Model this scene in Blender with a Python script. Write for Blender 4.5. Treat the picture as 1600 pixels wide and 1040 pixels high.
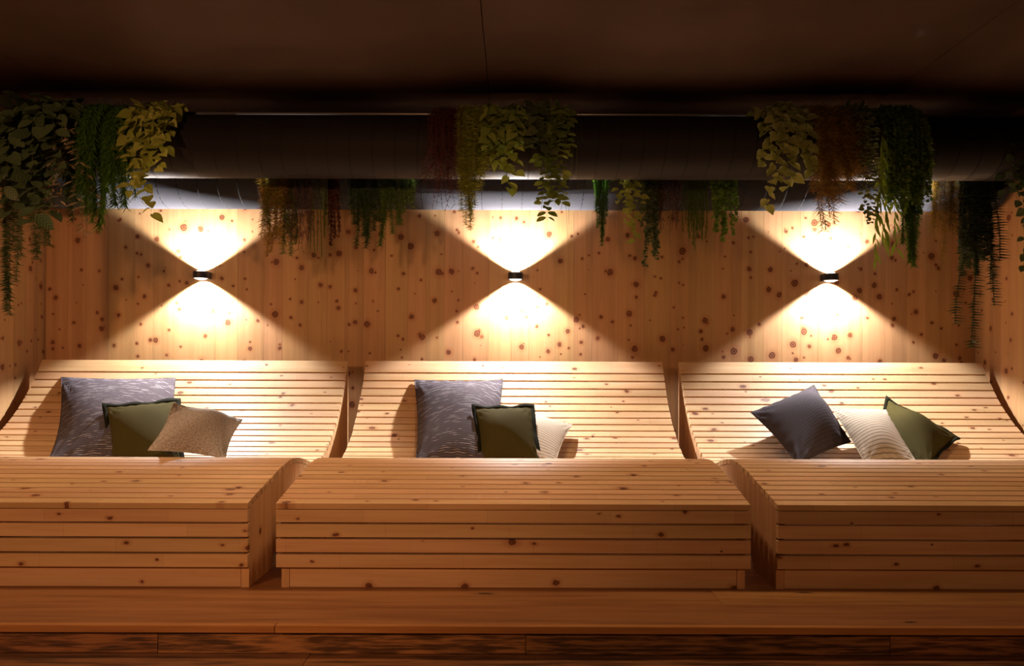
import bpy, bmesh, math, random
import numpy as np
from mathutils import Vector, Matrix

R = math.radians
scene = bpy.context.scene
for o in list(bpy.data.objects):
    bpy.data.objects.remove(o)
C = scene.collection

# ------------------------------------------------------------------ camera, light, exposure
F = 1256.0; CX, CY = 803.0, 565.0
CAMP = Vector((0, -3.05, 0.865)); ROLL = R(0.2)
cam = bpy.data.cameras.new('camera'); co = bpy.data.objects.new('camera', cam); C.objects.link(co)
cam.sensor_width = 36; cam.lens = F/1600*36
cam.shift_x = -(CX-800)/1600; cam.shift_y = (CY-520)/1600
co.matrix_world = Matrix.Translation(CAMP) @ Matrix.Rotation(R(90), 4, 'X') @ Matrix.Rotation(ROLL, 4, 'Z')
scene.camera = co
scene.view_settings.view_transform = 'Standard'; scene.view_settings.look = 'None'
scene.view_settings.exposure = 0.0; scene.view_settings.gamma = 1; scene.view_settings.use_curve_mapping = False

w = bpy.data.worlds.new('world'); scene.world = w; w.use_nodes = True
w.node_tree.nodes['Background'].inputs[0].default_value = (1.0, .60, .36, 1)
w.node_tree.nodes['Background'].inputs[1].default_value = 0.006

def area(name, loc, target, size, power, col, spread=180):
    l = bpy.data.lights.new(name, 'AREA'); l.shape = 'DISK'; l.size = size; l.energy = power; l.color = col
    l.spread = R(spread)
    o = bpy.data.objects.new(name, l); C.objects.link(o); o.location = loc
    o.rotation_euler = (Vector(target)-Vector(loc)).to_track_quat('-Z', 'Y').to_euler()
    return o
def spot(name, loc, target, angle, power, col, blend=.6, soft=.12):
    l = bpy.data.lights.new(name, 'SPOT'); l.energy = power; l.color = col
    l.spot_size = R(angle); l.spot_blend = blend; l.shadow_soft_size = soft
    o = bpy.data.objects.new(name, l); C.objects.link(o); o.location = loc
    o.rotation_euler = (Vector(target)-Vector(loc)).to_track_quat('-Z', 'Y').to_euler()
WARM = (1.0, .49, .23)
# ceiling spots of the room behind the camera
spot('room_spot', (-2.9, -4.0, 2.1), (-2.0, -.2, .65), 56, 330, WARM)
spot('room_spot', (0.6, -4.0, 2.1), (.5, -.2, .75), 56, 100, WARM)
spot('room_spot', (3.9, -3.0, 2.25), (3.25, -.3, -.1), 34, 60, (1, .72, .48))
# downlights over the front of the loungers
for x_, p_ in ((-2.1, 78), (-.1, 74), (2.0, 48)):
    spot('downlight', (x_, .10, 2.27), (x_+.05, .30, .3), 88, p_, (1.0, .64, .37), .8, .10)
LAMP_X = (-1.952, 0.008, 1.972); LAMP_Z = 1.398; WALL_Y = 2.01
SPOT_W = 200
SPOT_COL = (.99, .98, 1.0)

# ------------------------------------------------------------------ helpers
def ray(px, py):
    dx, dy = (px-CX)/F, (py-CY)/F
    c, s = math.cos(ROLL), math.sin(ROLL)
    return dx*c+dy*s, -(-dx*s+dy*c)          # sideways and up per metre of depth
def at(px, py, Y):
    a, b = ray(px, py); d = Y-CAMP.y
    return Vector((a*d, Y, CAMP.z+b*d))

def mesh_obj(name, verts, faces, mat=None, parent=None, smooth=False):
    me = bpy.data.meshes.new(name); me.from_pydata([tuple(v) for v in verts], [], faces); me.update()
    if smooth: me.shade_smooth()
    if mat: me.materials.append(mat)
    return link(name, me, parent)
def link(name, me, parent=None, M=None):
    o = bpy.data.objects.new(name, me); C.objects.link(o)
    if parent: o.parent = parent
    if M is not None: o.matrix_local = M
    return o
def empty(name, loc, label=None, cat=None, group=None, kind=None):
    o = bpy.data.objects.new(name, None); C.objects.link(o); o.location = loc; o.empty_display_size = .1
    return tag(o, label, cat, group, kind)
def tag(o, label=None, cat=None, group=None, kind=None):
    for k, v in (('label', label), ('category', cat), ('group', group), ('kind', kind)):
        if v: o[k] = v
    return o
def box_data(name, x0, x1, y0, y1, z0, z1, mat, ch=.0):
    """a box; with ch > 0 every edge has a small chamfer"""
    bm = bmesh.new()
    vs = [bm.verts.new((x, y, z)) for x in (x0, x1) for y in (y0, y1) for z in (z0, z1)]
    for f in ((0,1,3,2), (4,6,7,5), (0,4,5,1), (2,3,7,6), (0,2,6,4), (1,5,7,3)):
        bm.faces.new([vs[i] for i in f])
    if ch: bmesh.ops.bevel(bm, geom=bm.edges[:], offset=ch, segments=1, affect='EDGES')
    bmesh.ops.recalc_face_normals(bm, faces=bm.faces[:])
    me = bpy.data.meshes.new(name); bm.to_mesh(me); bm.free(); me.materials.append(mat)
    return me
def tube(name, pts, r, mat, parent, seg=6, smooth=True, taper=None):
    pts = [Vector(p) for p in pts]; vs = []; fs = []
    for i, p in enumerate(pts):
        t = (pts[min(i+1, len(pts)-1)]-pts[max(i-1, 0)]).normalized()
        a = t.orthogonal().normalized() if i == 0 else (a - t*a.dot(t)).normalized()
        b = t.cross(a); rr = r*(1-(1-taper)*i/(len(pts)-1)) if taper else r
        vs += [p + (a*math.cos(k*2*math.pi/seg)+b*math.sin(k*2*math.pi/seg))*rr for k in range(seg)]
    for i in range(len(pts)-1):
        for k in range(seg):
            k2 = (k+1) % seg
            fs.append((i*seg+k, i*seg+k2, (i+1)*seg+k2, (i+1)*seg+k))
    fs.append(tuple(range(seg-1, -1, -1))); n = (len(pts)-1)*seg; fs.append(tuple(range(n, n+seg)))
    return mesh_obj(name, vs, fs, mat, parent, smooth)

# ------------------------------------------------------------------ node helpers
class NT:
    def __init__(s, name):
        s.m = bpy.data.materials.new(name); s.m.use_nodes = True; s.t = s.m.node_tree
        s.b = s.t.nodes['Principled BSDF']
    def n(s, typ, **kw):
        nd = s.t.nodes.new(typ)
        for k, v in kw.items(): setattr(nd, k, v)
        return nd
    def put(s, sock, v):
        if v is None: return
        if isinstance(v, (int, float)): sock.default_value = v
        elif isinstance(v, tuple):
            sock.default_value = v if len(v) == len(sock.default_value) else tuple(v)+(1,)
        else: s.t.links.new(v, sock)
    def math(s, op, a, b=None, c=None, clamp=False):
        nd = s.n('ShaderNodeMath', operation=op, use_clamp=clamp)
        for i, v in enumerate((a, b, c)): s.put(nd.inputs[i], v)
        return nd.outputs[0]
    def mix(s, f, a, b, typ='MIX'):
        nd = s.n('ShaderNodeMix', data_type='RGBA', blend_type=typ)
        s.put(nd.inputs[0], f); s.put(nd.inputs[6], a); s.put(nd.inputs[7], b)
        return nd.outputs[2]
    def comb(s, x, y, z):
        nd = s.n('ShaderNodeCombineXYZ')
        for i, v in enumerate((x, y, z)): s.put(nd.inputs[i], v)
        return nd.outputs[0]
    def noise(s, vec, scale=1, detail=2, rough=.5):
        nd = s.n('ShaderNodeTexNoise'); s.put(nd.inputs['Vector'], vec)
        nd.inputs['Scale'].default_value = scale; nd.inputs['Detail'].default_value = detail
        nd.inputs['Roughness'].default_value = rough
        return nd.outputs[0]
    def step(s, v, lo, hi):
        nd = s.n('ShaderNodeMapRange', interpolation_type='SMOOTHSTEP'); s.put(nd.inputs[0], v)
        s.put(nd.inputs[1], lo); s.put(nd.inputs[2], hi)
        return nd.outputs[0]
    def white(s, vec):
        nd = s.n('ShaderNodeTexWhiteNoise', noise_dimensions='3D'); s.put(nd.inputs[0], vec)
        sp = s.n('ShaderNodeSeparateColor'); s.t.links.new(nd.outputs['Color'], sp.inputs[0])
        return sp.outputs
    def bump(s, h, strength, dist=.002):
        nd = s.n('ShaderNodeBump'); nd.inputs['Strength'].default_value = strength
        nd.inputs['Distance'].default_value = dist; s.put(nd.inputs['Height'], h)
        s.t.links.new(nd.outputs[0], s.b.inputs['Normal'])
    def out(s, col, rough=.6, spec=.3):
        s.put(s.b.inputs['Base Color'], col); s.put(s.b.inputs['Roughness'], rough)
        s.b.inputs['Specular IOR Level'].default_value = spec
        return s.m

def wood(name, along, across, base, dark, width, knots, ring_col=(.075, .020, .008), core_col=(.19, .060, .022),
         grain=1.0, var=.12, rough=.55, spec=.25, joint=0, lam=0, vs=1.6, us=26, lo=.36, hi=.68):
    n = NT(name)
    tc = n.n('ShaderNodeTexCoord'); sp = n.n('ShaderNodeSeparateXYZ'); n.t.links.new(tc.outputs['Object'], sp.inputs[0])
    oi = n.n('ShaderNodeObjectInfo'); seed = n.math('MULTIPLY', oi.outputs['Random'], 57.3)
    v = n.math('ADD', sp.outputs[along], n.math('MULTIPLY', seed, 1.31)); u = sp.outputs[across]
    third = sp.outputs[3-'XYZ'.index(along)-'XYZ'.index(across)]
    # broad figure and fine streaks
    g1 = n.noise(n.comb(n.math('MULTIPLY', v, vs), n.math('MULTIPLY', u, us), seed), 1, 3, .55)
    g2 = n.noise(n.comb(n.math('MULTIPLY', v, 5), n.math('MULTIPLY', u, 190), n.math('MULTIPLY', third, 60)), 1, 3, .6)
    g = n.math('ADD', n.math('MULTIPLY', g1, .7), n.math('MULTIPLY', g2, .3))
    f = n.math('MULTIPLY', n.step(g, lo, hi), grain, clamp=True)
    col = n.mix(f, base, dark)
    # board to board variation
    wn = n.white(n.comb(seed, 3.3, 1.7))
    val = n.math('ADD', 1-var, n.math('MULTIPLY', wn[0], 2*var))
    if joint:
        cell = n.math('FLOOR', n.math('DIVIDE', v, joint))
        w2 = n.white(n.comb(cell, seed, 8.8))
        val = n.math('MULTIPLY', val, n.math('ADD', .93, n.math('MULTIPLY', w2[0], .10)))
        fr = n.math('FRACT', n.math('DIVIDE', v, joint))
        line = n.math('LESS_THAN', fr, .0022/joint)
        val = n.math('MULTIPLY', val, n.math('SUBTRACT', 1, n.math('MULTIPLY', line, .16)))
    if lam:                                              # glued lamellas of slightly different tone
        uu = n.math('DIVIDE', n.math('ADD', u, .5), lam)
        w3 = n.white(n.comb(n.math('FLOOR', uu), seed, 2.2))
        val = n.math('MULTIPLY', val, n.math('ADD', .90, n.math('MULTIPLY', w3[0], .17)))
    hsv = n.n('ShaderNodeHueSaturation'); n.t.links.new(col, hsv.inputs['Color'])
    n.put(hsv.inputs['Value'], val)
    n.put(hsv.inputs['Hue'], n.math('ADD', .494, n.math('MULTIPLY', wn[1], .014)))
    col = hsv.outputs[0]
    wob = n.math('MULTIPLY', n.math('SUBTRACT', n.noise(n.comb(v, u, seed), 60, 1), .5), .010)
    for i, (L, p, rmax, el) in enumerate(knots):
        vv = n.math('ADD', n.math('DIVIDE', v, L), i*3.37)
        c = n.math('FLOOR', vv); fr = n.math('FRACT', vv)
        rr = n.white(n.comb(c, seed, i*5.1+.7))
        dv = n.math('DIVIDE', n.math('MULTIPLY', n.math('SUBTRACT', fr, n.math('ADD', .25, n.math('MULTIPLY', rr[0], .5))), L), el)
        du = n.math('SUBTRACT', u, n.math('MULTIPLY', n.math('SUBTRACT', rr[1], .5), width*.85))
        d = n.math('ADD', n.math('SQRT', n.math('ADD', n.math('MULTIPLY', du, du), n.math('MULTIPLY', dv, dv))), wob)
        rad = n.math('MULTIPLY', n.math('MAXIMUM', n.math('DIVIDE', n.math('SUBTRACT', rr[2], 1-p), p), 0), rmax*.72)
        on = n.math('GREATER_THAN', rr[2], 1-p)
        rad = n.math('ADD', rad, rmax*.28)
        q = n.math('DIVIDE', d, rad)
        halo = n.math('MULTIPLY', n.math('SUBTRACT', 1, n.step(q, .8, 3.0)), n.math('MULTIPLY', on, .5))
        col = n.mix(halo, col, (core_col[0]*1.6, core_col[1]*1.7, core_col[2]*1.7))
        disc = n.math('MULTIPLY', n.math('SUBTRACT', 1, n.step(q, .88, 1.1)), on)
        ring = n.math('MULTIPLY', n.math('SUBTRACT', 1, n.step(n.math('ABSOLUTE', n.math('SUBTRACT', q, .85)), .1, .28)), on)
        heart = n.math('MULTIPLY', n.math('SUBTRACT', 1, n.step(q, .25, .5)), on)
        col = n.mix(n.math('MULTIPLY', disc, .85), col, core_col)
        col = n.mix(n.math('MULTIPLY', n.math('MAXIMUM', ring, heart), .85), col, ring_col)
    n.bump(g2, .12, .001)
    return n.out(col, rough, spec)

PINE = (.60, .385, .205); PINED = (.48, .27, .12)
M_slat = wood('pine_slat', 'X', 'Y', PINE, PINED, .05, [(.62, .55, .011, 1.6), (.37, .35, .006, 1.8)], joint=.47, var=.09, grain=.75)
M_board = wood('pine_plinth', 'X', 'Z', PINE, PINED, .06, [(.34, .7, .011, 1.2)], var=.06, grain=.7)
M_side = wood('pine_side_panel', 'Z', 'Y', (.60, .36, .18), (.46, .24, .10), 1.5, [(.2, .7, .012, 1.1), (.33, .8, .009, 1.1)], grain=.8, lam=.11)
M_wall = wood('stone_pine', 'Z', 'X', (.43, .240, .108), (.34, .175, .068), .11,
              [(.19, .72, .019, 1.05), (.13, .60, .0095, 1.0), (.47, .5, .020, 1.1)], var=.06, grain=.6, lam=.047)
M_wallside = wood('stone_pine_side', 'Z', 'Y', (.43, .240, .108), (.34, .175, .068), .11,
              [(.19, .72, .017, 1.05), (.13, .5, .0085, 1.0)], var=.06, grain=.6, lam=.047)
M_oak = wood('honey_oak', 'X', 'Y', (.34, .155, .055), (.22, .088, .028), .2, [(1.1, .5, .013, 3.0)],
             ring_col=(.02, .01, .005), core_col=(.05, .025, .012), rough=.45, spec=.35, var=.12)
M_nose = wood('honey_oak_nosing', 'X', 'Z', (.48, .20, .066), (.34, .125, .038), .02, [], rough=.4, spec=.35)
M_walnut = wood('rustic_walnut', 'X', 'Z', (.34, .15, .055), (.075, .032, .014), .08, [(.8, .5, .010, 5.0)],
                ring_col=(.01, .006, .004), core_col=(.03, .015, .01), rough=.45, spec=.35, grain=1.0, var=.22, vs=7, us=75, lo=.40, hi=.60)
M_walnut2 = wood('rustic_walnut_floor', 'X', 'Y', (.26, .11, .042), (.06, .026, .012), .15, [],
                rough=.33, spec=.5, grain=1.0, var=.2, vs=4, us=40, lo=.40, hi=.62)

def plain(name, col, rough=.6, spec=.3, metallic=0, nscale=8, namp=.15, bump=0):
    n = NT(name); tc = n.n('ShaderNodeTexCoord'); nz = n.noise(tc.outputs['Object'], nscale, 4)
    k = n.math('ADD', 1-namp, n.math('MULTIPLY', nz, 2*namp))
    h = n.n('ShaderNodeHueSaturation'); n.put(h.inputs['Color'], col+(1,)); n.put(h.inputs['Value'], k)
    n.b.inputs['Metallic'].default_value = metallic
    if bump: n.bump(nz, bump)
    return n.out(h.outputs[0], rough, spec)
M_ceil = plain('dark_ceiling', (.088, .054, .042), .8, .15, nscale=2.5, namp=.3)
M_duct2 = plain('duct_grey', (.030, .029, .033), .95, .08, nscale=5, namp=.12)
M_duct = plain('duct_brown', (.016, .0125, .012), .6, .25, nscale=5, namp=.12)
M_rib = plain('duct_rib', (.009, .008, .009), .9, .1)
M_rib2 = plain('duct_rib_brown', (.011, .009, .009), .7, .2)
M_rod = plain('rod_metal', (.45, .42, .40), .35, .5, metallic=.8)
M_black = plain('lamp_black', (.018, .016, .016), .45, .4)
M_core = plain('slab', (.12, .07, .04), .9, .1)
M_stem = plain('stem_green', (.10, .11, .03), .7, .2)
M_stemb = plain('stem_brown', (.10, .05, .03), .7, .2)

# ------------------------------------------------------------------ setting: walls, ceiling, floor
rng = random.Random(4)
def plank_wall(name, a0, a1, place, matp, z0, z1, widths=(.115, .14, .165), seed=1):
    root = place(None)
    r = random.Random(seed); meshes = {}; a = a0
    while a < a1-.01:
        wd = r.choice(widths)
        if a+wd > a1-.06: wd = a1-a
        k = round(wd, 4)
        if k not in meshes:
            if matp is M_wallside: meshes[k] = box_data('plank', -.012, .012, -wd/2+.0003, wd/2-.0003, z0, z1, matp, .0006)
            else: meshes[k] = box_data('plank', -wd/2+.0003, wd/2-.0003, -.012, .012, z0, z1, matp, .0006)
        place((a+wd/2, meshes[k], root)); a += wd
    return root
CEIL = 2.32
def back_place(t):
    if t is None:
        me = box_data('wall_back', -3.1, 3.1, WALL_Y+.0245, WALL_Y+.15, -.2, CEIL+.1, M_core)
        return tag(link('wall_back', me), kind='structure')
    a, me, root = t; o = link('plank', me, root); o.location = (a, WALL_Y+.012, 0)
plank_wall('wall_back', -2.95, 2.90, back_place, M_wall, 0.0, CEIL, seed=7)
def side_place(sgn, X, nm):
    def f(t):
        if t is None:
            me = box_data(nm, *sorted((X+sgn*.0245, X+sgn*.15)), -.6, WALL_Y+.0, -.2, CEIL+.1, M_core)
            return tag(link(nm, me), kind='structure')
        a, me, root = t; o = link('plank', me, root); o.location = (X+sgn*.012, a, 0)
    return f
plank_wall('wall_left', -.6, WALL_Y-.001, side_place(-1, -2.95, 'wall_left'), M_wallside, 0.0, CEIL, seed=11)
plank_wall('wall_right', -.6, WALL_Y-.001, side_place(1, 2.90, 'wall_right'), M_wallside, 0.0, CEIL, seed=12)

ceil = tag(link('ceiling', box_data('ceiling', -5, 5, -4.5, WALL_Y+.15, CEIL+.03, CEIL+.15, M_core)), kind='structure')
xs = [-4.9, -2.45, -.14, 2.02, 4.6]
for i in range(4):
    for (y0, y1) in ((-4.5, -1.2), (-1.196, 2.0)):
        me = box_data('panel', xs[i]+.0015, xs[i+1]-.0015, y0, y1, CEIL, CEIL+.03, M_ceil, .001)
        link('panel', me, ceil)

# platform the loungers stand on, with nosing and riser, and the lower floor
PF = -.40
plat = tag(link('floor', box_data('floor', -5, 5, PF+.03, WALL_Y, -.18, -.0225, M_core)), kind='structure')
plat['label'] = 'raised wooden platform of honey brown boards under the loungers'
rows = [(PF+.004, -.165), (-.163, .08), (.082, .325), (.327, .57), (.572, .815), (.817, 1.06), (1.062, 1.305), (1.307, 1.55), (1.552, 1.795), (1.797, 1.99)]
for i, (y0, y1) in enumerate(rows):
    j = [-5, [-3.9, .75, -2.7, .95, -1.4, .45, -2.2, 1.6, -.9, .2][i], [2.9, 3.6, 1.9, 3.3, 2.1, 2.8, 1.6, 3.5, 2.4, 2.0][i], 5]
    for a, b in zip(j, j[1:]):
        me = box_data('plank', -(b-a)/2+.0005, (b-a)/2-.0005, -(y1-y0)/2, (y1-y0)/2, -.022, 0, M_oak, .001)
        link('plank', me, plat).location = ((a+b)/2, (y0+y1)/2, 0)
for a, b in ((-5, -.781), (-.779, 3.2), (3.202, 5)):
    me = box_data('nosing', -(b-a)/2, (b-a)/2, -.012, .012, -.0245, .0, M_nose, .0015)
    link('nosing', me, plat).location = ((a+b)/2, PF-.0085, 0)
for a, b in ((-5, -3.2), (-3.2, -1.172), (-1.172, .042), (.042, 1.245), (1.245, 3.0), (3.0, 5)):
    me = box_data('riser_board', -(b-a)/2+.0008, (b-a)/2-.0008, -.009, .009, -.1, -.026, M_walnut, .001)
    link('riser_board', me, plat).location = ((a+b)/2, PF+.012, 0)
low = tag(link('floor', box_data('floor', -5, 5, -4.5, PF+.03, -.25, -.1205, M_core)), kind='structure')
low['label'] = 'lower floor of dark rustic boards before the platform step'
y = PF+.0025
for i in range(22):
    y0 = y-.19; j = [-5, rng.uniform(-4, -1.5), -.668 if i == 0 else rng.uniform(-1, 1.2), rng.uniform(1.8, 4), 5]
    for a, b in zip(j, j[1:]):
        me = box_data('plank', -(b-a)/2+.0006, (b-a)/2-.0006, -.0942, .0942, -.02, 0, M_walnut2, .0012)
        link('plank', me, low).location = ((a+b)/2, (y+y0)/2, -.1)
    y = y0

# ------------------------------------------------------------------ loungers
CTRL = [(0, .326), (.14, .352), (.30, .381), (.42, .402), (.52, .415), (.62, .420), (.72, .413), (.84, .391),
        (.95, .364), (1.04, .351), (1.12, .352), (1.21, .370), (1.30, .402), (1.40, .449), (1.50, .510), (1.60, .588), (1.69, .677), (1.77, .775), (1.835, .868)]
def catmull(P, k=12):
    out = []
    P = [tuple(2*np.array(P[0])-np.array(P[1]))]+list(P)+[tuple(2*np.array(P[-1])-np.array(P[-2]))]
    P = np.array(P)
    for i in range(1, len(P)-2):
        for j in range(k):
            t = j/k
            out.append(.5*((2*P[i])+(-P[i-1]+P[i+1])*t+(2*P[i-1]-5*P[i]+4*P[i+1]-P[i+2])*t*t+(-P[i-1]+3*P[i]-3*P[i+1]+P[i+2])*t**3))
    out.append(P[-2]); return np.array(out)
PROF = catmull(CTRL)
SEG = np.linalg.norm(np.diff(PROF, axis=0), axis=1); ARC = np.concatenate([[0], np.cumsum(SEG)]); TOT = ARC[-1]
def pr(s): return np.array([np.interp(s, ARC, PROF[:, 0]), np.interp(s, ARC, PROF[:, 1])])
TOPW = .083; TH = .024
NS = round((TOT-TOPW)/.0572); PITCH = (TOT-TOPW)/NS; SW = PITCH-.0095

def make_lounger(x0, x1, ov, label, dz=0):
    W = x1-x0; cx = (x0+x1)/2
    root = empty('curved_lounger', (cx, 0, 0), label, 'lounger', 'slatted pine loungers in a row')
    slat = box_data('slat', -W/2, W/2, -SW/2, SW/2, -TH, 0, M_slat, .0012)
    cap = box_data('slat', -W/2, W/2, -TOPW/2, TOPW/2-.0, -TH, 0, M_slat, .0015)
    jr = random.Random(int(x0*100))
    for i in range(NS+1):
        s0 = i*PITCH; s1 = s0+(SW if i < NS else TOPW)
        a, b = pr(s0), pr(s1); m = (a+b)/2; ang = math.atan2(b[1]-a[1], b[0]-a[0])
        o = link('slat', slat if i < NS else cap, root)
        o.location = (jr.uniform(-.0015, .0015), m[0], m[1]); o.rotation_euler = (ang, 0, 0)
    for i in range(4):                                   # front face
        zt = (.301, .2465, .189, .1315)[i]; zb = (.2535, .1970, .1395, .082)[i]
        me = box_data('slat', -W/2, W/2, -(zt-zb)/2, (zt-zb)/2, -TH, 0, M_slat, .0012)
        o = link('slat', me, root); o.location = (jr.uniform(-.001, .001), 0, (zt+zb)/2); o.rotation_euler = (R(90), 0, 0)
    # side panels follow the curve and have a low cut-out along the floor
    poly = [(.0245, 0), (.0245, .297)]
    for s in np.linspace(.03, TOT-.005, 60):
        a, b = pr(max(s-.01, 0)), pr(min(s+.01, TOT)); t = (b-a)/np.linalg.norm(b-a)
        p = pr(s)+np.array([t[1], -t[0]])*(TH+.0012); poly.append((p[0], p[1]))
    yb = max(p[0] for p in poly)
    poly += [(yb+.003, .80), (yb+.003, 0), (1.7, 0), (1.68, .055), (.34, .055), (.31, 0)]
    pts = []
    for p in poly:
        if not pts or (abs(p[0]-pts[-1][0])+abs(p[1]-pts[-1][1])) > 1e-4: pts.append(p)
    n = len(pts); t = .03
    for s in (-1, 1):
        xa = s*(W/2-ov); xb = s*(W/2-ov-t); xa, xb = min(xa, xb), max(xa, xb)
        vs = [(xa-0, q[0], q[1]) for q in pts]+[(xb, q[0], q[1]) for q in pts]
        fs = [tuple(range(n)), tuple(range(2*n-1, n-1, -1))]+[(i, i+n, (i+1) % n+n, (i+1) % n) for i in range(n)]
        bm = bmesh.new(); bv = [bm.verts.new(v) for v in vs]
        for f in fs: bm.faces.new([bv[i] for i in f])
        bmesh.ops.recalc_face_normals(bm, faces=bm.faces[:])
        me = bpy.data.meshes.new('side_panel'); bm.to_mesh(me); bm.free(); me.materials.append(M_side)
        link('side_panel', me, root)
    a = W/2-ov-t-.0015
    me = box_data('plinth_board', -a, a, .0245, .045, 0.001, .0795, M_board, .001); link('plinth_board', me, root)
    return root
make_lounger(-2.868, -1.008, .002, 'slatted pine lounger against the left wall, large grey cushion and fluffy beige cushion on it')
make_lounger(-.901, .901, .015, 'slatted pine lounger in the middle between the two others')
make_lounger(1.003, 2.845, .002, 'slatted pine lounger against the right wall, with a tipped grey cushion')

# ------------------------------------------------------------------ ducts
def duct(name, y, z, r, x0, x1, label, ribs, ph, mat):
    root = empty(name, ((x0+x1)/2, y, z), label, 'duct')
    seg = 48; vs = []; fs = []; L = (x1-x0)/2
    for x in (-L, L): vs += [(x, math.cos(k*2*math.pi/seg)*r, math.sin(k*2*math.pi/seg)*r) for k in range(seg)]
    for k in range(seg): fs.append((k, (k+1) % seg, (k+1) % seg+seg, k+seg))
    fs += [tuple(range(seg)), tuple(range(2*seg-1, seg-1, -1))]
    o = mesh_obj('pipe', vs, fs, mat, root)
    for p in o.data.polygons: p.use_smooth = len(p.vertices) == 4
    # raised seam, one turn per ring, slightly skewed like a spiral duct
    vs = []; fs = []; ns = 32
    for k in range(ns):
        a = k*2*math.pi/ns; sk = .012*math.sin(a)
        for dx, dr in ((-.0035, -.001), (-.0022, .0007), (.0022, .0007), (.0035, -.001)):
            vs.append((dx+sk, math.cos(a)*(r+dr), math.sin(a)*(r+dr)))
        for q in range(3):
            k2 = (k+1) % ns; fs.append((k*4+q, k2*4+q, k2*4+q+1, k*4+q+1))
    rib = bpy.data.meshes.new('seam_rib'); rib.from_pydata(vs, [], fs); rib.shade_smooth(); rib.materials.append(M_rib if mat is M_duct2 else M_rib2)
    x = -L+ph
    while x < L-.05:
        link('seam_rib', rib, root).location = (x, 0, 0); x += ribs
    return root
FY, FZ, FR = 1.30, 2.022, .166
RY, RZ, RR = 1.787, 1.999, .218
d1 = duct('ventilation_duct', FY, FZ, FR, -2.925, 2.875, 'dark brown round duct nearer the room, high under the ceiling', .118, .06, M_duct)
d2 = duct('ventilation_duct', RY, RZ, RR, -2.925, 2.875, 'grey round duct against the back wall above the wall lamps', .118, .03, M_duct2)
vs = []; fs = []
for y in (1.56, 1.75): vs += [(2.87-.14+math.cos(k*math.pi/12)*.138-d2.location.x, y-RY, math.sin(k*math.pi/12)*.138-.018) for k in range(24)]
for k in range(24): fs.append((k, (k+1) % 24, (k+1) % 24+24, k+24))
fs.append(tuple(range(24)))
mesh_obj('branch_pipe', vs, fs, M_duct, d2, True)
rod = tube('hanging_rod', [(-2.36, FY-.01, FZ+FR+.011), (2.86, FY-.01, FZ+FR+.011)], .0085, M_rod, None, 10)
tag(rod, 'thin grey metal rod lying along the top of the front duct', 'rod')

# ------------------------------------------------------------------ wall lamps
def lamp_lens_mat():
    m = bpy.data.materials.new('lamp_lens'); m.use_nodes = True; t = m.node_tree; t.nodes.clear()
    e = t.nodes.new('ShaderNodeEmission'); e.inputs[0].default_value = (1, .9, .78, 1); e.inputs[1].default_value = 3.5
    tr = t.nodes.new('ShaderNodeBsdfTransparent'); a = t.nodes.new('ShaderNodeAddShader'); o = t.nodes.new('ShaderNodeOutputMaterial')
    t.links.new(e.outputs[0], a.inputs[0]); t.links.new(tr.outputs[0], a.inputs[1]); t.links.new(a.outputs[0], o.inputs[0])
    return m
M_lens = lamp_lens_mat()
def lamp(X, label):
    root = empty('wall_lamp', (X, WALL_Y, LAMP_Z), label, 'lamp', 'up and down wall lamps')
    hw = .046; n = 20
    # D-shaped shell: flat back on the wall, half-round front, hollow
    def outline(r, back):
        return [(-r, back)]+[(-r*math.cos(a), -.055-r*math.sin(a)) for a in [i*math.pi/n for i in range(n+1)]]+[(r, back)]
    out_, inn = outline(hw, -.001), outline(hw-.004, -.005)
    m = len(out_); H = .021; vs = []
    for ring, z in ((out_, -H), (out_, H), (inn, H), (inn, -H)): vs += [(x, y, z) for x, y in ring]
    fs = []
    for q in range(4):
        for i in range(m):
            i2 = (i+1) % m; fs.append((q*m+i, q*m+i2, ((q+1) % 4)*m+i2, ((q+1) % 4)*m+i))
    body = mesh_obj('lamp_body', vs, fs, M_black, root)
    mesh_obj('divider', [(x, y, z) for z in (-.002, .002) for x, y in inn],
             [tuple(range(m)), tuple(range(2*m-1, m-1, -1))]+[(i, (i+1) % m, (i+1) % m+m, i+m) for i in range(m)], M_black, root)
    for s in (-1, 1):
        vs = []; fs = []; K = 4; k2 = 24
        for j in range(K):
            t = 1-j/K; ww = (hw-.0045)*t
            for i in range(k2):
                a = i*2*math.pi/k2; vs.append((ww*math.cos(a), -.052+ww*1.05*math.sin(a), s*(.018+.012*(1-t*t))))
        vs.append((0, -.052, s*.030))
        for j in range(K-1):
            for i in range(k2): fs.append((j*k2+i, j*k2+(i+1) % k2, (j+1)*k2+(i+1) % k2, (j+1)*k2+i))
        for i in range(k2): fs.append(((K-1)*k2+i, (K-1)*k2+(i+1) % k2, len(vs)-1))
        mesh_obj('lens', vs, fs, M_lens, root, True)['label'] = 'glowing white lens'
        l = bpy.data.lights.new('lamp_light', 'SPOT'); l.energy = SPOT_W; l.color = SPOT_COL
        l.spot_size = R(119); l.spot_blend = .24; l.shadow_soft_size = .018
        lo = bpy.data.objects.new('lamp_light', l); C.objects.link(lo); lo.parent = root
        lo.location = (0, -.052, s*.0135); lo.rotation_euler = (0 if s < 0 else math.pi, 0, 0)
lamp(LAMP_X[0], 'black up and down wall lamp above the left lounger')
lamp(LAMP_X[1], 'black up and down wall lamp above the middle lounger')
lamp(LAMP_X[2], 'black up and down wall lamp above the right lounger')

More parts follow.
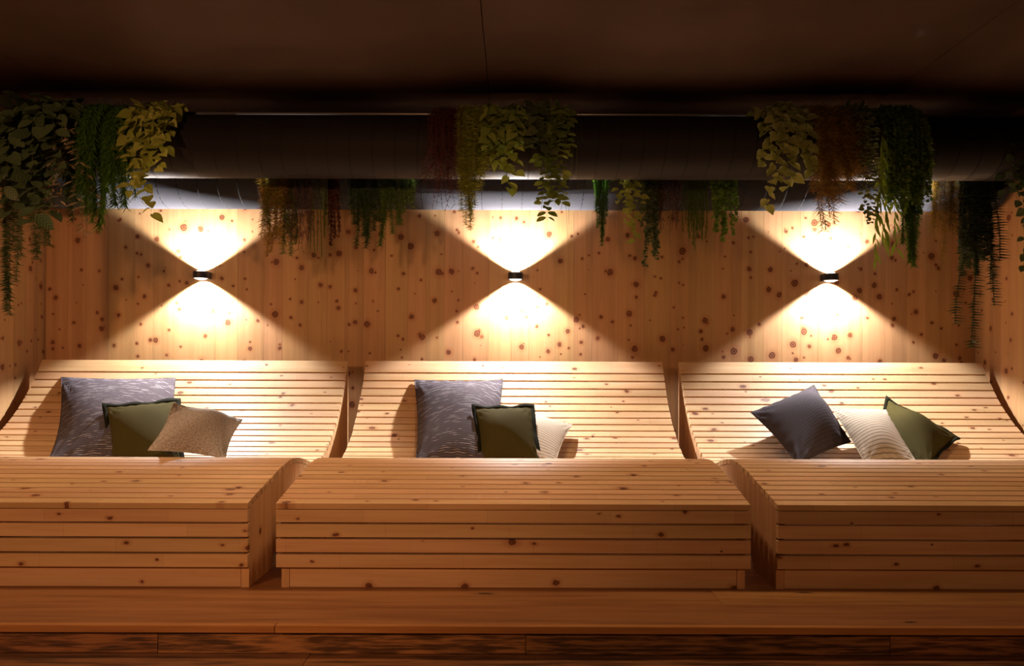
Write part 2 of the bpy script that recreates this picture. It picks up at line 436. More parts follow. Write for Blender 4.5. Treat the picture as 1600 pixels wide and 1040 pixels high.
# ------------------------------------------------------------------ cushions
BACK = PROF[PROF[:, 0] > .88]
def surf(px, py, off):
    """point on the line of sight at height off above the seat or backrest"""
    a, b = ray(px, py); d = 3.9; last = None
    while d < 5.0:
        Y, Z = d-3.05, CAMP.z+b*d
        D = BACK-np.array([Y, Z]); k = np.argmin((D**2).sum(1)); dist = math.hypot(*D[k])
        if Z < np.interp(Y, PROF[:, 0], PROF[:, 1]): dist = -dist
        if dist <= off: break
        d += .002
    return Vector((a*d, d-3.05, CAMP.z+b*d))

def fabric(name, col, kind, col2=None, rough=.9, sheen=.0, pitch=.02):
    n = NT(name); uv = n.n('ShaderNodeUVMap'); sp = n.n('ShaderNodeSeparateXYZ'); n.t.links.new(uv.outputs[0], sp.inputs[0])
    u, v = sp.outputs[0], sp.outputs[1]                  # in metres across the cushion
    weave = n.noise(uv.outputs[0], 900, 2); mott = n.noise(uv.outputs[0], 9, 3)
    c = n.mix(n.math('MULTIPLY', mott, .5), col, tuple(x*.72 for x in col))
    c = n.mix(n.math('MULTIPLY', weave, .35), c, tuple(min(1, x*1.6) for x in col))
    h = weave
    if kind in ('dash', 'line'):
        vv = n.math('DIVIDE', n.math('ADD', v, n.math('MULTIPLY', n.noise(uv.outputs[0], 5, 1), .004)), pitch)
        row = n.math('FLOOR', vv); fr = n.math('ABSOLUTE', n.math('SUBTRACT', n.math('FRACT', vv), .5))
        line = n.math('SUBTRACT', 1, n.step(fr, .05, .16))
        if kind == 'dash':
            dn = n.noise(n.comb(n.math('MULTIPLY', u, 15), n.math('MULTIPLY', row, 3.7), 0), 1, 2)
            line = n.math('MULTIPLY', line, n.math('ADD', .12, n.math('MULTIPLY', n.step(dn, .48, .66), .85)))
        c = n.mix(n.math('MULTIPLY', line, .8), c, col2)
        h = n.math('ADD', n.math('MULTIPLY', line, -.5), n.math('MULTIPLY', weave, .5))
    if kind == 'fluff':
        fl = n.noise(n.comb(n.math('MULTIPLY', u, 90), n.math('MULTIPLY', v, 260), 0), 1, 3, .7)
        c = n.mix(n.step(fl, .42, .62), c, tuple(x*.55 for x in col)); h = fl
    n.bump(h, .4, .002)
    n.b.inputs['Sheen Weight'].default_value = sheen; n.b.inputs['Sheen Roughness'].default_value = .5
    return n.out(c, rough, .02)
M_char = fabric('charcoal_striped', (.058, .047, .054), 'dash', (.50, .46, .46), pitch=.0160)
M_char2 = fabric('charcoal_ribbed', (.066, .056, .064), 'line', (.050, .042, .048), pitch=.02)
M_olive = fabric('olive_velvet', (.050, .041, .012), 'velvet', sheen=.0)
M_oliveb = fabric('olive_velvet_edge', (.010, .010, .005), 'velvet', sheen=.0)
M_beige = fabric('beige_fluffy', (.44, .41, .385), 'fluff', sheen=.0)
M_beige2 = fabric('beige_lined', (.44, .37, .29), 'line', (.12, .085, .05), pitch=.030)

def cushion(cor, T, mat, label, group, flange=0, sag=.0, backT=.35, seed=0, pinch=.07, expo=.78, wr=1.5, bend=0):
    """cor: top-left, top-right, bottom-right, bottom-left corners in space"""
    tl, tr, br, bl = [Vector(c) for c in cor]
    c0 = (tl+tr+br+bl)/4; ex = ((tr-tl)+(br-bl))/2; ey = ((tl-bl)+(tr-br))/2
    nrm = ex.cross(ey).normalized()
    if nrm.y > 0: nrm = -nrm
    W, Hh = ex.length, ey.length
    N = 36; r = np.random.RandomState(seed); ph = r.uniform(0, 6.28, 12)
    def base(u, v):
        uu = u*(1-pinch*max(0, 1-v*v)**1.2); vv = v*(1-pinch*max(0, 1-u*u)**1.2)
        a, b = (uu+1)/2, (vv+1)/2
        return (bl*(1-a)+br*a)*(1-b)+(tl*(1-a)+tr*a)*b-nrm*bend*max(0, 1-v*v)
    def height(u, v):
        e = max(0, (1-u*u)*(1-v*v)); h = T*e**expo
        # folds running in from the corners and a few broad dents
        ru = min(1-abs(u), 1-abs(v)); fold = 0
        for k, (cu, cv) in enumerate(((-1, 1), (1, 1), (1, -1), (-1, -1))):
            dx, dy = (u-cu)*-cu, (v-cv)*-cv; rad = math.hypot(dx, dy); ang = math.atan2(dy, dx+1e-6)
            fold += math.sin(ang*13+ph[k])*math.exp(-((rad-.28)/.22)**2)
        edge = math.sin(u*21+ph[5])*math.exp(-((1-abs(v))/.13)**2)+math.sin(v*19+ph[6])*math.exp(-((1-abs(u))/.13)**2)
        broad = math.sin(2.3*u+ph[7])*math.sin(2.1*v+ph[8])*(1-u*u)*(1-v*v)
        return h+wr*T*e**.3*(.055*fold+.05*edge)+wr*T*.13*broad
    vs = []; uv = []; idx = {}
    def addv(key, p, u, v): idx[key] = len(vs); vs.append(p); uv.append(((u+1)/2*W, (v+1)/2*Hh))
    g = [math.sin(math.pi/2*(2*i/N-1)) for i in range(N+1)]
    for side in (0, 1):
        for i, u in enumerate(g):
            for j, v in enumerate(g):
                edge = i in (0, N) or j in (0, N)
                if side and edge: idx[(1, i, j)] = idx[(0, i, j)]; continue
                p = base(u, v)
                if not edge: p = p+nrm*(height(u, v)*(1 if side == 0 else -backT))
                p = p+Vector((0, 0, -1))*sag*(1-u*u)*max(v, 0)
                addv((side, i, j), p, u, v)
    fs = []
    for side in (0, 1):
        for i in range(N):
            for j in range(N):
                q = [idx[(side, i, j)], idx[(side, i+1, j)], idx[(side, i+1, j+1)], idx[(side, i, j+1)]]
                fs.append(q if side == 0 else q[::-1])
    loc = c0
    me = bpy.data.meshes.new('cushion'); me.from_pydata([tuple(p-loc) for p in vs], [], fs); me.shade_smooth()
    me.materials.append(mat); ul = me.uv_layers.new(name='UVMap')
    for l in me.loops: ul.data[l.index].uv = uv[l.vertex_index]
    o = link('cushion', me); o.location = loc; tag(o, label, 'cushion', group)
    if flange:
        vs = []; fs = []; per = []; M = 28
        for i in range(M): per.append((-1+2*i/M, 1))
        for i in range(M): per.append((1, 1-2*i/M))
        for i in range(M): per.append((1-2*i/M, -1))
        for i in range(M): per.append((-1, -1+2*i/M))
        n = len(per); uvs = []
        for k, (u, v) in enumerate(per):
            p = base(u, v); s = 1+flange
            q = base(u*s if abs(u) == 1 else u*(1+flange*.9), v*s if abs(v) == 1 else v*(1+flange*.9))
            wv = nrm*.006*math.sin(k*.55+ph[9])
            dz = nrm*.0022
            vs += [p+dz, q+dz+wv, q-dz+wv, p-dz]
        for k in range(n):
            k2 = (k+1) % n
            for a in range(4): fs.append((k*4+a, k2*4+a, k2*4+(a+1) % 4, k*4+(a+1) % 4))
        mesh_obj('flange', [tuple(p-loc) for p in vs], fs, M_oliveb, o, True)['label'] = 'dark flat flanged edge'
    else:
        # stitched seam cord along the edge
        pts = []
        for a, b in (((-1, 1), (1, 1)), ((1, 1), (1, -1)), ((1, -1), (-1, -1)), ((-1, -1), (-1, 1))):
            for i in range(14):
                t = i/14; pts.append(base(a[0]+(b[0]-a[0])*t, a[1]+(b[1]-a[1])*t)-loc)
        pts.append(pts[0]); tube('seam', pts, .0022, mat, o, 5)
    return o
GL, GM, GR_ = 'cushions on the left lounger', 'cushions on the middle lounger', 'cushions on the right lounger'
# left lounger
cushion([surf(96, 589, .004), surf(274, 590, .012), surf(268, 722, .05), surf(74, 722, .03)], .11, M_char,
        'wide charcoal cushion with fine pale dashes, at the left end of the left lounger', GL, seed=1, pinch=.05, bend=.045, backT=.06)
cushion([surf(167, 636, .25), surf(276, 627, .19), surf(283, 724, .2), surf(172, 724, .2)], .08, M_olive,
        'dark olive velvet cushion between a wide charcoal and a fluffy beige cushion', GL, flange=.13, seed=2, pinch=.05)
cushion([surf(271, 629, .30), surf(379, 655, .13), surf(352, 716, .2), surf(231, 703, .33)], .13, M_beige,
        'fluffy beige cushion without lines, tilted in front of an olive cushion', GL, seed=3, pinch=.09)
# middle lounger
cushion([surf(648, 593, .012), surf(786, 593, .012), surf(778, 722, .05), surf(650, 722, .05)], .125, M_char,
        'square charcoal cushion with pale dashes, standing upright on the middle lounger', GM, seed=4, pinch=.055, bend=.045, backT=.06)
cushion([surf(806, 636, .045), surf(894, 663, .045), surf(868, 722, .05), surf(780, 716, .02)], .055, M_beige2,
        'beige cushion with dark lines half hidden behind a flanged olive cushion', GM, seed=6, pinch=.07)
cushion([surf(743, 638, .25), surf(830, 636, .23), surf(843, 724, .19), surf(753, 724, .19)], .08, M_olive,
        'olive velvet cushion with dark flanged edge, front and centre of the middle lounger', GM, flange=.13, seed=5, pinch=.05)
# right lounger
cushion([surf(1173, 644, .12), surf(1272, 601, .045), surf(1330, 690, .05), surf(1248, 726, .13)], .12, M_char2,
        'plain charcoal cushion standing on one corner, leftmost on the right lounger', GR_, seed=7, pinch=.06)
cushion([surf(1300, 638, .13), surf(1384, 640, .07), surf(1432, 722, .09), surf(1352, 724, .15)], .08, M_beige2,
        'beige cushion with dark lines in the middle of the right lounger', GR_, seed=8, pinch=.035)
cushion([surf(1388, 625, .035), surf(1494, 682, .045), surf(1452, 724, .10), surf(1362, 700, .05)], .09, M_olive,
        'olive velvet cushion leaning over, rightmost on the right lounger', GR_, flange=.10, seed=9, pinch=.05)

# ------------------------------------------------------------------ hanging plants
def leaf_mat(name, c1, c2, pattern=None, per_object=False, rough=.45, trans=.25):
    n = NT(name)
    if per_object: rnd = n.n('ShaderNodeObjectInfo').outputs['Random']
    else: rnd = n.n('ShaderNodeNewGeometry').outputs['Random Per Island']
    c = n.mix(rnd, c1, c2)
    if pattern:
        tc = n.n('ShaderNodeTexCoord'); sp = n.n('ShaderNodeSeparateXYZ'); n.t.links.new(tc.outputs['UV'], sp.inputs[0])
        ax = n.math('ABSOLUTE', n.math('SUBTRACT', sp.outputs[0], .5))
        if pattern == 'edge':                            # pale rim round a green middle
            k = n.step(n.math('ADD', ax, n.math('MULTIPLY', n.noise(tc.outputs['UV'], 9, 2), .25)), .34, .46)
            c = n.mix(k, c, (.42, .46, .22))
        else:                                            # pale veins
            vein = n.math('ABSOLUTE', n.math('SUBTRACT', n.math('FRACT', n.math('SUBTRACT', n.math('MULTIPLY', sp.outputs[1], 6), n.math('MULTIPLY', ax, 5))), .5))
            k = n.math('MULTIPLY', n.step(vein, .34, .46), .55)
            c = n.mix(k, c, tuple(min(1, x*2.4) for x in c2))
    n.b.inputs['Transmission Weight'].default_value = 0
    m = n.out(c, rough, .35)
    t = n.t; o = [x for x in t.nodes if x.type == 'OUTPUT_MATERIAL'][0]
    tl = t.nodes.new('ShaderNodeBsdfTranslucent'); n.put(tl.inputs[0], c); mx = t.nodes.new('ShaderNodeMixShader')
    mx.inputs[0].default_value = trans
    t.links.new(n.b.outputs[0], mx.inputs[1]); t.links.new(tl.outputs[0], mx.inputs[2]); t.links.new(mx.outputs[0], o.inputs[0])
    return m

def leaf_template(kind):
    """x across, y along the leaf (0..1), z up; returns verts, faces, uvs"""
    if kind == 'needle':
        v = [(-.5, .0, 0), (0, 0, .3), (.5, 0, 0), (0, 1, 0)]; f = [(0, 1, 3), (1, 2, 3)]
    else:
        rows = {'heart': [(-.08, .30), (.0, .62), (.18, .98), (.42, .96), (.68, .62), (.86, .26), (1.0, .02)],
                'oval': [(0, .1), (.2, .72), (.48, 1.0), (.76, .72), (1.0, .04)],
                'round': [(0, .3), (.2, .88), (.5, 1.05), (.8, .85), (1.0, .25)],
                'lance': [(0, .12), (.25, .8), (.5, 1.0), (.78, .55), (1.0, .02)]}[kind]
        v = []; f = []
        for i, (y, w_) in enumerate(rows):
            bend = -.16*y*y
            v += [(-w_*.5, y, .13*w_+bend), (0, max(y, 0) if i else .04, bend), (w_*.5, y, .13*w_+bend)]
            if i:
                a = (i-1)*3; f += [(a, a+1, a+4, a+3), (a+1, a+2, a+5, a+4)]
    uv = [(x*.95+.5, y) for x, y, z in v]
    return np.array(v, float), f, uv
TPL = {k: leaf_template(k) for k in ('needle', 'heart', 'oval', 'round', 'lance')}
def leaf_mesh(kind, mat, wr):
    v, f, uv = TPL[kind]; me = bpy.data.meshes.new('leaf'); v2 = v.copy(); v2[:, 0] *= wr; v2[:, 2] *= wr
    me.from_pydata(v2.tolist(), [], f); me.shade_smooth(); me.materials.append(mat)
    ul = me.uv_layers.new(name='UVMap')
    for l in me.loops: ul.data[l.index].uv = uv[l.vertex_index]
    return me
def frame(d, up, roll=0):
    y = Vector(d).normalized(); x = y.cross(Vector(up))
    if x.length < 1e-3: x = Vector((1, 0, 0))
    x.normalize(); z = x.cross(y)
    M = Matrix((x, y, z)).transposed()
    return M @ Matrix.Rotation(roll, 3, 'Y')

def path(x_top, x_bot, y_bot, duct, r, fwd=0.0, top=True, wob=.012, step=.02, xt_w=None):
    """strand that starts on the duct's top, bends over its front and hangs to picture height y_bot"""
    cy, cz, cr = duct; Yh = cy-cr-.018-fwd
    p0x = at(x_top, 300, Yh).x; end = at(x_bot, y_bot, Yh)
    pts = []
    a0 = R(85) if top else R(150)
    for a in np.linspace(a0, R(178), 9 if top else 3):
        rr = cr+.016+fwd*(a-a0)/(R(178)-a0+1e-6)
        pts.append(Vector((p0x+r.uniform(-.004, .004), cy+math.cos(a)*rr, cz+math.sin(a)*rr)))
    s = pts[-1]; L = max(s.z-end.z, .02); n = max(int(L/step), 2); f1, f2 = r.uniform(0, 6), r.uniform(0, 6)
    for i in range(1, n+1):
        t = i/n; e = t*t*(3-2*t)
        pts.append(Vector((s.x+(end.x-s.x)*e+wob*math.sin(f1+t*5)*t, s.y+wob*math.sin(f2+t*4)*t, s.z-L*t)))
    return pts
def resample(pts, step):
    P = [Vector(p) for p in pts]; out = []; acc = 0; nxt = 0
    for a, b in zip(P, P[1:]):
        l = (b-a).length
        while nxt <= acc+l and l > 1e-9:
            out.append((a.lerp(b, (nxt-acc)/l), (b-a).normalized())); nxt += step
        acc += l
    return out, acc

FRONT = (FY, FZ, FR); REAR = (RY, RZ, RR)
def plant(label, group, duct, strands, kind, mat, size, wr, step, per, seed, single=False, spread=.9, droop=.5,
          stem=M_stem, stem_r=.0014, top=True, fwd=(0, .04), wob=.012, name='hanging_plant', tip=1.0, start=0, thin=None, body=0):
    """strands: (x top, x bottom, y bottom) in the picture; size in metres; per leaves every step metres"""
    r = random.Random(seed); nr = np.random.RandomState(seed)
    if not single and mat is not L_spike:                                       # shorter strands that fill the plant out near the duct
        strands = strands+[(s[0]+r.uniform(-6, 6), s[1]+r.uniform(-5, 5), 250+(s[2]-250)*r.uniform(.30, .72)+(30 if not top else 0))
                           for s in strands for _ in range(1)]
    xs_ = [s[0] for s in strands]; cy, cz, cr = duct
    base = Vector((at(sum(xs_)/len(xs_), 300, cy-cr).x, cy-.02, cz+cr))
    root = empty(name, base, label, 'plant', group)
    lm = leaf_mesh(kind, mat, wr) if single else None
    TV, TF, TU = TPL[kind]; TV = TV*np.array([wr, 1, wr]); nv = len(TV); VV = []; FF = []; UU = []; cnt = 0; singles = 0
    for st in strands:
        pts = path(st[0], st[1], st[2], duct, r, r.uniform(*fwd), top, wob)
        loc = [p-base for p in pts]
        tube('vine', loc, stem_r*(1 if not body else 1), stem, root, 4, taper=.5)
        samp, L = resample(loc, step)
        for i, (p, d) in enumerate(samp):
            s = i*step/L
            if s < start: continue
            m = per if per >= 1 else (1 if r.random() < per else 0)
            for k in range(m):
                a = (i*2.4+k*6.283/max(m, 1)+r.uniform(-.5, .5)) if kind != 'pair' else 0
                # sideways direction round the vine, kept mostly on the open side
                e1 = Vector((1, 0, 0)); e2 = d.cross(e1).normalized(); side = (e1*math.cos(a)+e2*math.sin(a))
                if side.y > .2: side.y *= -.6
                drp = droop*r.uniform(.5, 1.4)
                dirv = (side*spread+Vector((0, 0, -1))*drp+Vector((0, -.25, 0))).normalized()
                sz = size*r.uniform(.7, 1.25)*(1-(1-tip)*s)
                if single:
                    M = frame(dirv, Vector((r.uniform(-.3, .3), -.75, .55)), r.uniform(-.5, .5)).to_4x4()
                    pet = p+dirv*.006
                    if singles < 300:
                        link('leaf', lm, root, Matrix.Translation(pet) @ M @ Matrix.Scale(sz, 4)); singles += 1
                else:
                    M = np.array(frame(dirv, Vector((r.uniform(-.5, .5), -.7, .5)), r.uniform(-.6, .6)))
                    VV.append(TV*sz @ M.T+np.array(p)); FF += [tuple(q+cnt for q in f) for f in TF]; UU += TU; cnt += nv
    if VV:
        V = np.concatenate(VV); me = bpy.data.meshes.new('foliage'); me.from_pydata(V.tolist(), [], FF); me.shade_smooth()
        me.materials.append(mat); ul = me.uv_layers.new(name='UVMap')
        li = np.empty(len(me.loops), int); me.loops.foreach_get('vertex_index', li)
        ul.data.foreach_set('uv', np.array(UU)[li].ravel())
        o = link('foliage', me, root); o['kind'] = 'stuff'
    return root
def spray(x0, x1, y0, y1, n, seed, edge=.5, sway=6):
    """n strands between x0 and x1 whose ends vary from y0 to y1, the middle ones longest"""
    r = random.Random(seed); out = []
    for i in range(n):
        t = (i+.5)/n; x = x0+(x1-x0)*t+r.uniform(-2, 2); m = 1-edge*abs(2*t-1)
        out.append((x, x+r.uniform(-sway, sway), y0+(y1-y0)*m*r.uniform(.45, 1.0)))
    k = max(range(n), key=lambda i: out[i][2]); out[k] = (out[k][0], out[k][1], y1)
    return out

L_pothos = leaf_mat('leaf_pothos', (.27, .32, .045), (.46, .48, .11), None, True)
L_pothos_pale = leaf_mat('leaf_pothos_pale', (.21, .26, .05), (.42, .44, .13), 'edge', True)
L_syng = leaf_mat('leaf_veined', (.15, .23, .04), (.33, .41, .09), 'vein', True)
L_dark = leaf_mat('leaf_dark_veined', (.045, .075, .035), (.10, .14, .06), 'vein', True)
L_zz = leaf_mat('leaf_paired', (.11, .17, .03), (.25, .31, .06), None, True)
L_fern = leaf_mat('leaf_fern', (.035, .11, .012), (.12, .24, .025))
L_moss = leaf_mat('leaf_moss', (.22, .28, .03), (.44, .47, .07))
L_dkmoss = leaf_mat('leaf_dark_needle', (.03, .065, .02), (.07, .12, .03))
L_mid = leaf_mat('leaf_mid_needle', (.06, .12, .02), (.15, .22, .035))
L_rust = leaf_mat('leaf_rust', (.26, .11, .018), (.42, .32, .05))
L_tendril = leaf_mat('tendril_red', (.07, .022, .020), (.15, .045, .035), trans=.1)
L_tendbr = leaf_mat('tendril_brown', (.06, .03, .022), (.11, .055, .04), trans=.1)
L_gloss = leaf_mat('leaf_glossy', (.10, .22, .035), (.27, .42, .08), rough=.16)
L_var = leaf_mat('leaf_variegated', (.08, .12, .04), (.14, .19, .07), 'edge', True)
L_grey = leaf_mat('leaf_grey', (.07, .11, .06), (.16, .20, .11), rough=.35)
L_lime = leaf_mat('leaf_lime', (.20, .34, .03), (.34, .46, .07), None, True)
L_ivy = leaf_mat('leaf_ivy', (.05, .09, .03), (.15, .19, .09))
L_spike = leaf_mat('leaf_spiky', (.035, .06, .03), (.07, .11, .045))

G1 = 'plants hanging from the front duct at the left'; G2 = 'plants hanging from the front duct at the middle'
G3 = 'plants hanging from the front duct at the right'; G4 = 'plants hanging from the rear duct'

# --- left cluster, front duct
plant('big bush of dark veined leaves in the upper left corner', G1, FRONT,
      [(2, -5, 250), (14, 8, 300), (26, 22, 330), (38, 36, 290), (50, 52, 345), (62, 60, 300), (74, 76, 330), (86, 90, 270), (98, 100, 250),
       (8, 4, 200), (44, 40, 220), (70, 72, 230)], 'oval', L_dark, .095, .62, .034, 1, 11, single=True, fwd=(.02, .16), spread=.8, droop=.6)
plant('dark needle garland trailing lowest at the left edge of the wall', G1, FRONT,
      [(6, 20, 492), (14, 14, 470), (22, 26, 440), (32, 38, 400), (44, 52, 405), (56, 62, 395), (68, 70, 380), (10, 8, 485), (80, 76, 385)], 'needle', L_dkmoss, .040, .14, .006, 3, 12,
      fwd=(.0, .05), spread=1, droop=.3)
plant('dry pale sprig with thin curled leaves below the left veined bush', G1, FRONT,
      [(84, 76, 360), (96, 132, 372), (110, 150, 345), (122, 138, 372), (104, 90, 330)], 'lance', leaf_mat('leaf_dry', (.20, .15, .08), (.42, .34, .20)), .05, .22, .022, 1, 13,
      fwd=(.05, .12), spread=.8, droop=.5, start=.45)
plant('bright green feathery fern between veined bush and heart-leaf vine', G1, FRONT,
      spray(112, 202, 270, 358, 20, 3), 'needle', L_fern, .050, .10, .006, 3, 14, fwd=(.0, .10), spread=.75, droop=.9)
plant('deep green feathery garland just left of the bright green fern', G1, FRONT,
      spray(96, 140, 250, 345, 8, 5), 'needle', L_dkmoss, .045, .12, .007, 3, 15, fwd=(.0, .06), spread=.8, droop=.8)
plant('yellow-green heart-leaf vine at the right end of the left plant cluster', G1, FRONT,
      [(190, 192, 250), (200, 205, 300), (212, 208, 275), (222, 234, 334), (232, 228, 290), (242, 246, 268), (254, 252, 262), (262, 258, 230), (214, 220, 220), (246, 240, 215)],
      'heart', L_pothos, .064, .78, .030, 1, 16, single=True, fwd=(.02, .10), spread=.9, droop=.7)
# --- middle cluster, front duct
plant('wiry red-brown tendrils at the left of the middle plant cluster', G2, FRONT,
      spray(672, 722, 260, 330, 26, 7, .3, 12), 'needle', L_tendril, .055, .05, .022, 1, 21, stem=L_tendril, stem_r=.0020, fwd=(0, .09), wob=.028, spread=.7, droop=.5)
plant('thick yellow-green donkey-tail garland beside the red-brown tendrils', G2, FRONT,
      [(716, 722, 330), (722, 730, 352), (728, 734, 360), (734, 737, 345), (740, 733, 330), (746, 742, 320), (752, 752, 300), (757, 755, 275), (768, 768, 258), (720, 722, 290), (728, 726, 300)],
      'needle', L_moss, .028, .20, .0065, 4, 22, fwd=(.0, .08), spread=1, droop=.35, wob=.006)
plant('veined green leaf vine hanging at the centre of the middle cluster', G2, FRONT,
      [(762, 764, 235), (770, 776, 250), (780, 784, 262), (790, 798, 296), (796, 804, 275), (804, 800, 250), (812, 806, 225)],
      'heart', L_syng, .072, .70, .032, 1, 23, single=True, fwd=(.03, .12), spread=.85, droop=.75)
plant('grey-green veined foliage on the duct, right of centre in the middle cluster', G2, FRONT,
      [(806, 812, 205), (814, 820, 232), (824, 828, 225), (834, 848, 244), (842, 858, 240), (818, 816, 215)],
      'oval', leaf_mat('leaf_grey_veined', (.06, .085, .035), (.15, .18, .08), 'vein', True), .072, .60, .030, 1, 24, single=True, fwd=(.02, .10), spread=.9, droop=.7)
plant('long strands of paired oval leaves at the right of the middle cluster', G2, FRONT,
      [(846, 846, 270), (850, 848, 318), (858, 856, 345), (868, 866, 320), (876, 878, 320), (886, 886, 383), (894, 890, 350), (902, 902, 300), (864, 862, 260), (880, 876, 270), (852, 854, 230), (908, 912, 222)],
      'oval', L_zz, .052, .60, .026, 2, 25, single=True, fwd=(.0, .08), spread=1.0, droop=.4, wob=.006)
# --- right cluster, front duct
plant('pale yellow-green heart-leaf vine at the left of the right cluster', G3, FRONT,
      [(1196, 1190, 262), (1206, 1192, 250), (1214, 1208, 285), (1222, 1196, 322), (1232, 1232, 290), (1242, 1238, 280), (1252, 1262, 258), (1262, 1268, 268), (1270, 1272, 240), (1226, 1230, 225), (1250, 1252, 215)],
      'heart', L_pothos_pale, .062, .80, .032, 1, 31, single=True, fwd=(.02, .10), spread=.9, droop=.7)
plant('rusty yellow needle bush with bare dark tips in the right cluster', G3, FRONT,
      [(1282, 1278, 360), (1288, 1288, 362), (1294, 1296, 350), (1300, 1298, 340)]+spray(1284, 1346, 250, 315, 14, 8, .4, 12), 'needle', L_rust, .050, .09, .008, 3, 32,
      fwd=(0, .11), spread=.9, droop=.6, wob=.02)
plant('variegated small-leaf vine between rusty bush and glossy foliage', G3, FRONT,
      [(1340, 1346, 250), (1348, 1350, 345), (1356, 1358, 350), (1364, 1362, 290), (1372, 1370, 262), (1380, 1376, 235), (1352, 1348, 230)],
      'oval', L_var, .036, .62, .020, 2, 33, single=True, fwd=(0.02, .10), spread=1, droop=.4)
plant('dense glossy small-leaf curtain, widest plant of the right cluster', G3, FRONT,
      spray(1386, 1452, 280, 345, 20, 9, .25, 5), 'oval', L_gloss, .022, .62, .008, 3, 34, fwd=(0, .10), spread=1, droop=.35)
plant('lime green willow-like sprigs hanging below the glossy curtain', G3, FRONT,
      [(1376, 1370, 345), (1382, 1366, 405), (1388, 1384, 380), (1394, 1398, 385), (1380, 1374, 372)], 'lance', L_lime, .075, .20, .026, 1, 35, single=True, fwd=(.02, .08), spread=.35, droop=1.2, start=.42)
plant('soft green fern tail reaching below the glossy curtain', G3, FRONT,
      [(1404, 1412, 380), (1412, 1418, 400), (1420, 1424, 415), (1428, 1428, 404), (1436, 1432, 385), (1416, 1422, 410), (1424, 1420, 395)], 'needle', L_fern, .034, .14, .005, 4, 36, fwd=(0, .04), spread=.8, droop=.7, start=.3)
# --- rear duct, first group
plant('olive and yellow tipped fern, leftmost on the rear duct', G4, REAR,
      spray(408, 452, 320, 400, 9, 10, .2, 8), 'needle', L_rust, .040, .13, .008, 3, 41, top=False, fwd=(0, .06))
plant('dark green spruce-like sprigs among brown tendrils, left rear duct', G4, REAR,
      [(430, 434, 372), (440, 444, 396), (448, 452, 398), (424, 420, 350), (456, 462, 380)], 'needle', L_mid, .035, .14, .007, 4, 42, top=False, fwd=(0, .05))
plant('tangle of dark brown tendrils behind the duct, left of centre', G4, REAR,
      spray(442, 492, 340, 398, 26, 12, .3, 10), 'needle', L_tendbr, .05, .05, .025, 1, 43, stem=L_tendbr, stem_r=.0021, top=False, wob=.025, fwd=(0, .06))
plant('straight thin green strings with blunt ends, left rear duct', G4, REAR,
      [(484, 486, 395), (490, 491, 400), (495, 496, 392), (500, 502, 401), (506, 507, 370), (511, 512, 360)], 'needle', L_mid, .020, .10, .006, 2, 44, top=False, stem_r=.003, wob=.004, droop=1.2, spread=.4)
plant('dark red beaded string beside the green strings', G4, REAR,
      [(518, 517, 384), (523, 523, 372), (528, 529, 365), (514, 514, 350)], 'round', leaf_mat('leaf_dark_red', (.06, .018, .015), (.12, .04, .03)), .013, .8, .006, 2, 45, top=False, wob=.004)
plant('dark green bottle-brush garland on the rear duct, left of the tall tails', G4, REAR,
      [(548, 552, 350), (556, 560, 385), (564, 570, 388), (572, 574, 380), (580, 582, 360), (588, 588, 345), (560, 566, 370)], 'needle', L_dkmoss, .032, .16, .0055, 4, 46, top=False, fwd=(0, .05), droop=.4)
plant('mid green mossy tails, rightmost of the left rear group', G4, REAR,
      [(600, 596, 384), (606, 602, 350), (612, 614, 365), (620, 622, 350), (628, 628, 330), (636, 638, 318), (644, 644, 312), (608, 600, 372)], 'needle', L_mid, .030, .16, .0055, 4, 47, top=False, fwd=(0, .05), droop=.5)
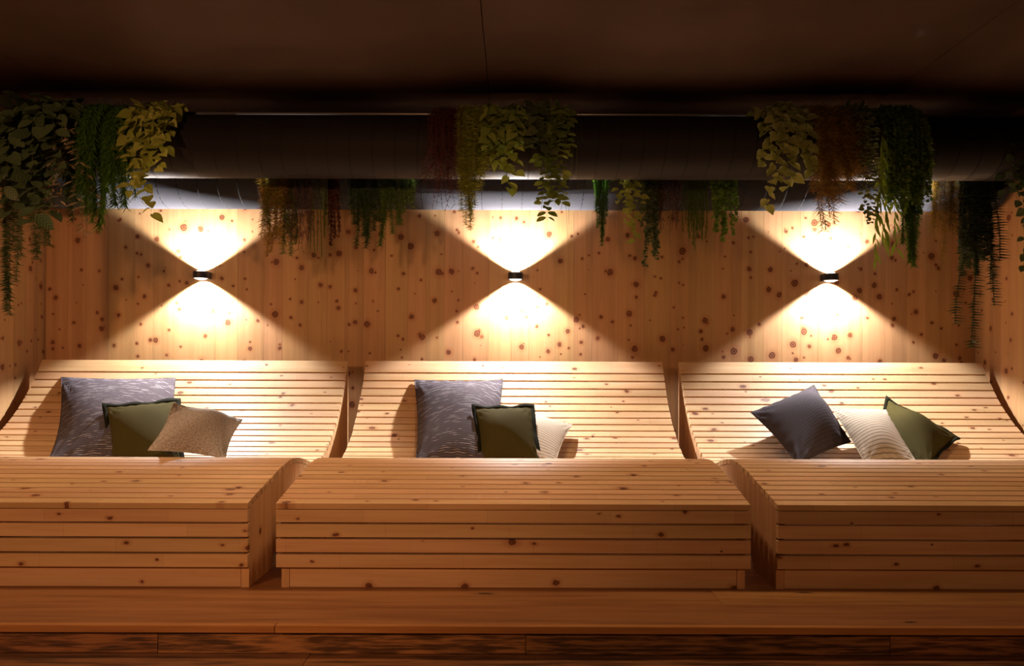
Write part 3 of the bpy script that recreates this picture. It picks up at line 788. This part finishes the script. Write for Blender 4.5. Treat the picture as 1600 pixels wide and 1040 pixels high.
# --- rear duct, second group
plant('fresh green tapering string garland, leftmost of the right rear group', G4, REAR,
      [(932, 934, 355), (936, 940, 383), (940, 941, 376), (944, 944, 350), (948, 948, 330), (928, 932, 330)], 'needle', L_fern, .020, .24, .005, 4, 51, top=False, fwd=(0, .03), wob=.004)
plant('mottled heart-leaf vine on the rear duct beside the green string garland', G4, REAR,
      [(962, 966, 322), (972, 982, 345), (982, 990, 376), (990, 986, 368), (998, 1000, 318), (978, 976, 318)], 'heart', L_pothos, .052, .66, .034, 1, 52, single=True, top=False, fwd=(0, .06))
plant('fine ivy vine with small pale-edged leaves, longest of the right rear group', G4, REAR,
      [(1004, 1002, 355), (1010, 1010, 414), (1018, 1020, 400), (1024, 1028, 405), (1030, 1026, 360), (1014, 1012, 375)], 'round', L_ivy, .022, .8, .017, 2, 53, top=False, fwd=(0, .05))
plant('coarse brown tendrils behind the duct, right of centre', G4, REAR,
      spray(1026, 1062, 335, 368, 18, 14, .3, 8), 'needle', L_tendbr, .05, .05, .025, 1, 54, stem=L_tendbr, stem_r=.0023, top=False, wob=.022)
plant('olive grass-like strings on the rear duct beside the brown tendrils', G4, REAR,
      spray(1066, 1106, 330, 388, 13, 15, .4, 3), 'needle', L_mid, .032, .10, .008, 2, 55, top=False, wob=.006, droop=1.1, spread=.5)
plant('small round-leaf trailer with shiny leaves, rightmost before the pale vine', G4, REAR,
      [(1114, 1114, 338), (1122, 1120, 362), (1128, 1126, 374), (1134, 1134, 366), (1142, 1142, 368), (1148, 1147, 345)], 'round', L_gloss, .018, .85, .010, 2, 56, top=False, fwd=(0, .04))
# --- rear duct, right end
plant('rusty brown needle plant right of the glossy curtain', G4, REAR,
      spray(1456, 1498, 320, 405, 11, 16, .3, 8), 'needle', L_rust, .040, .10, .008, 3, 61, top=False, fwd=(0, .06))
plant('grey-green trailing plant with tiny leaves near the right corner', G4, REAR,
      spray(1498, 1548, 340, 432, 12, 17, .2, 6), 'round', L_grey, .020, .7, .010, 3, 62, top=False, fwd=(0, .05))
plant('dark spiky tails hanging lowest in the right corner', G4, REAR,
      [(1524, 1496, 505), (1532, 1520, 541), (1538, 1553, 478), (1546, 1550, 440), (1550, 1564, 408), (1506, 1504, 430)], 'needle', L_spike, .050, .24, .015, 3, 63, top=False, fwd=(.06, .10), droop=.15, spread=1, stem_r=.004, wob=.008)
plant('dark veined leaves at the right edge of the picture', G4, REAR,
      [(1572, 1572, 300), (1584, 1584, 310), (1594, 1594, 320), (1602, 1600, 420), (1606, 1610, 430)], 'oval', L_dark, .070, .55, .030, 1, 64, single=True, top=False, fwd=(.25, .40), droop=.5)
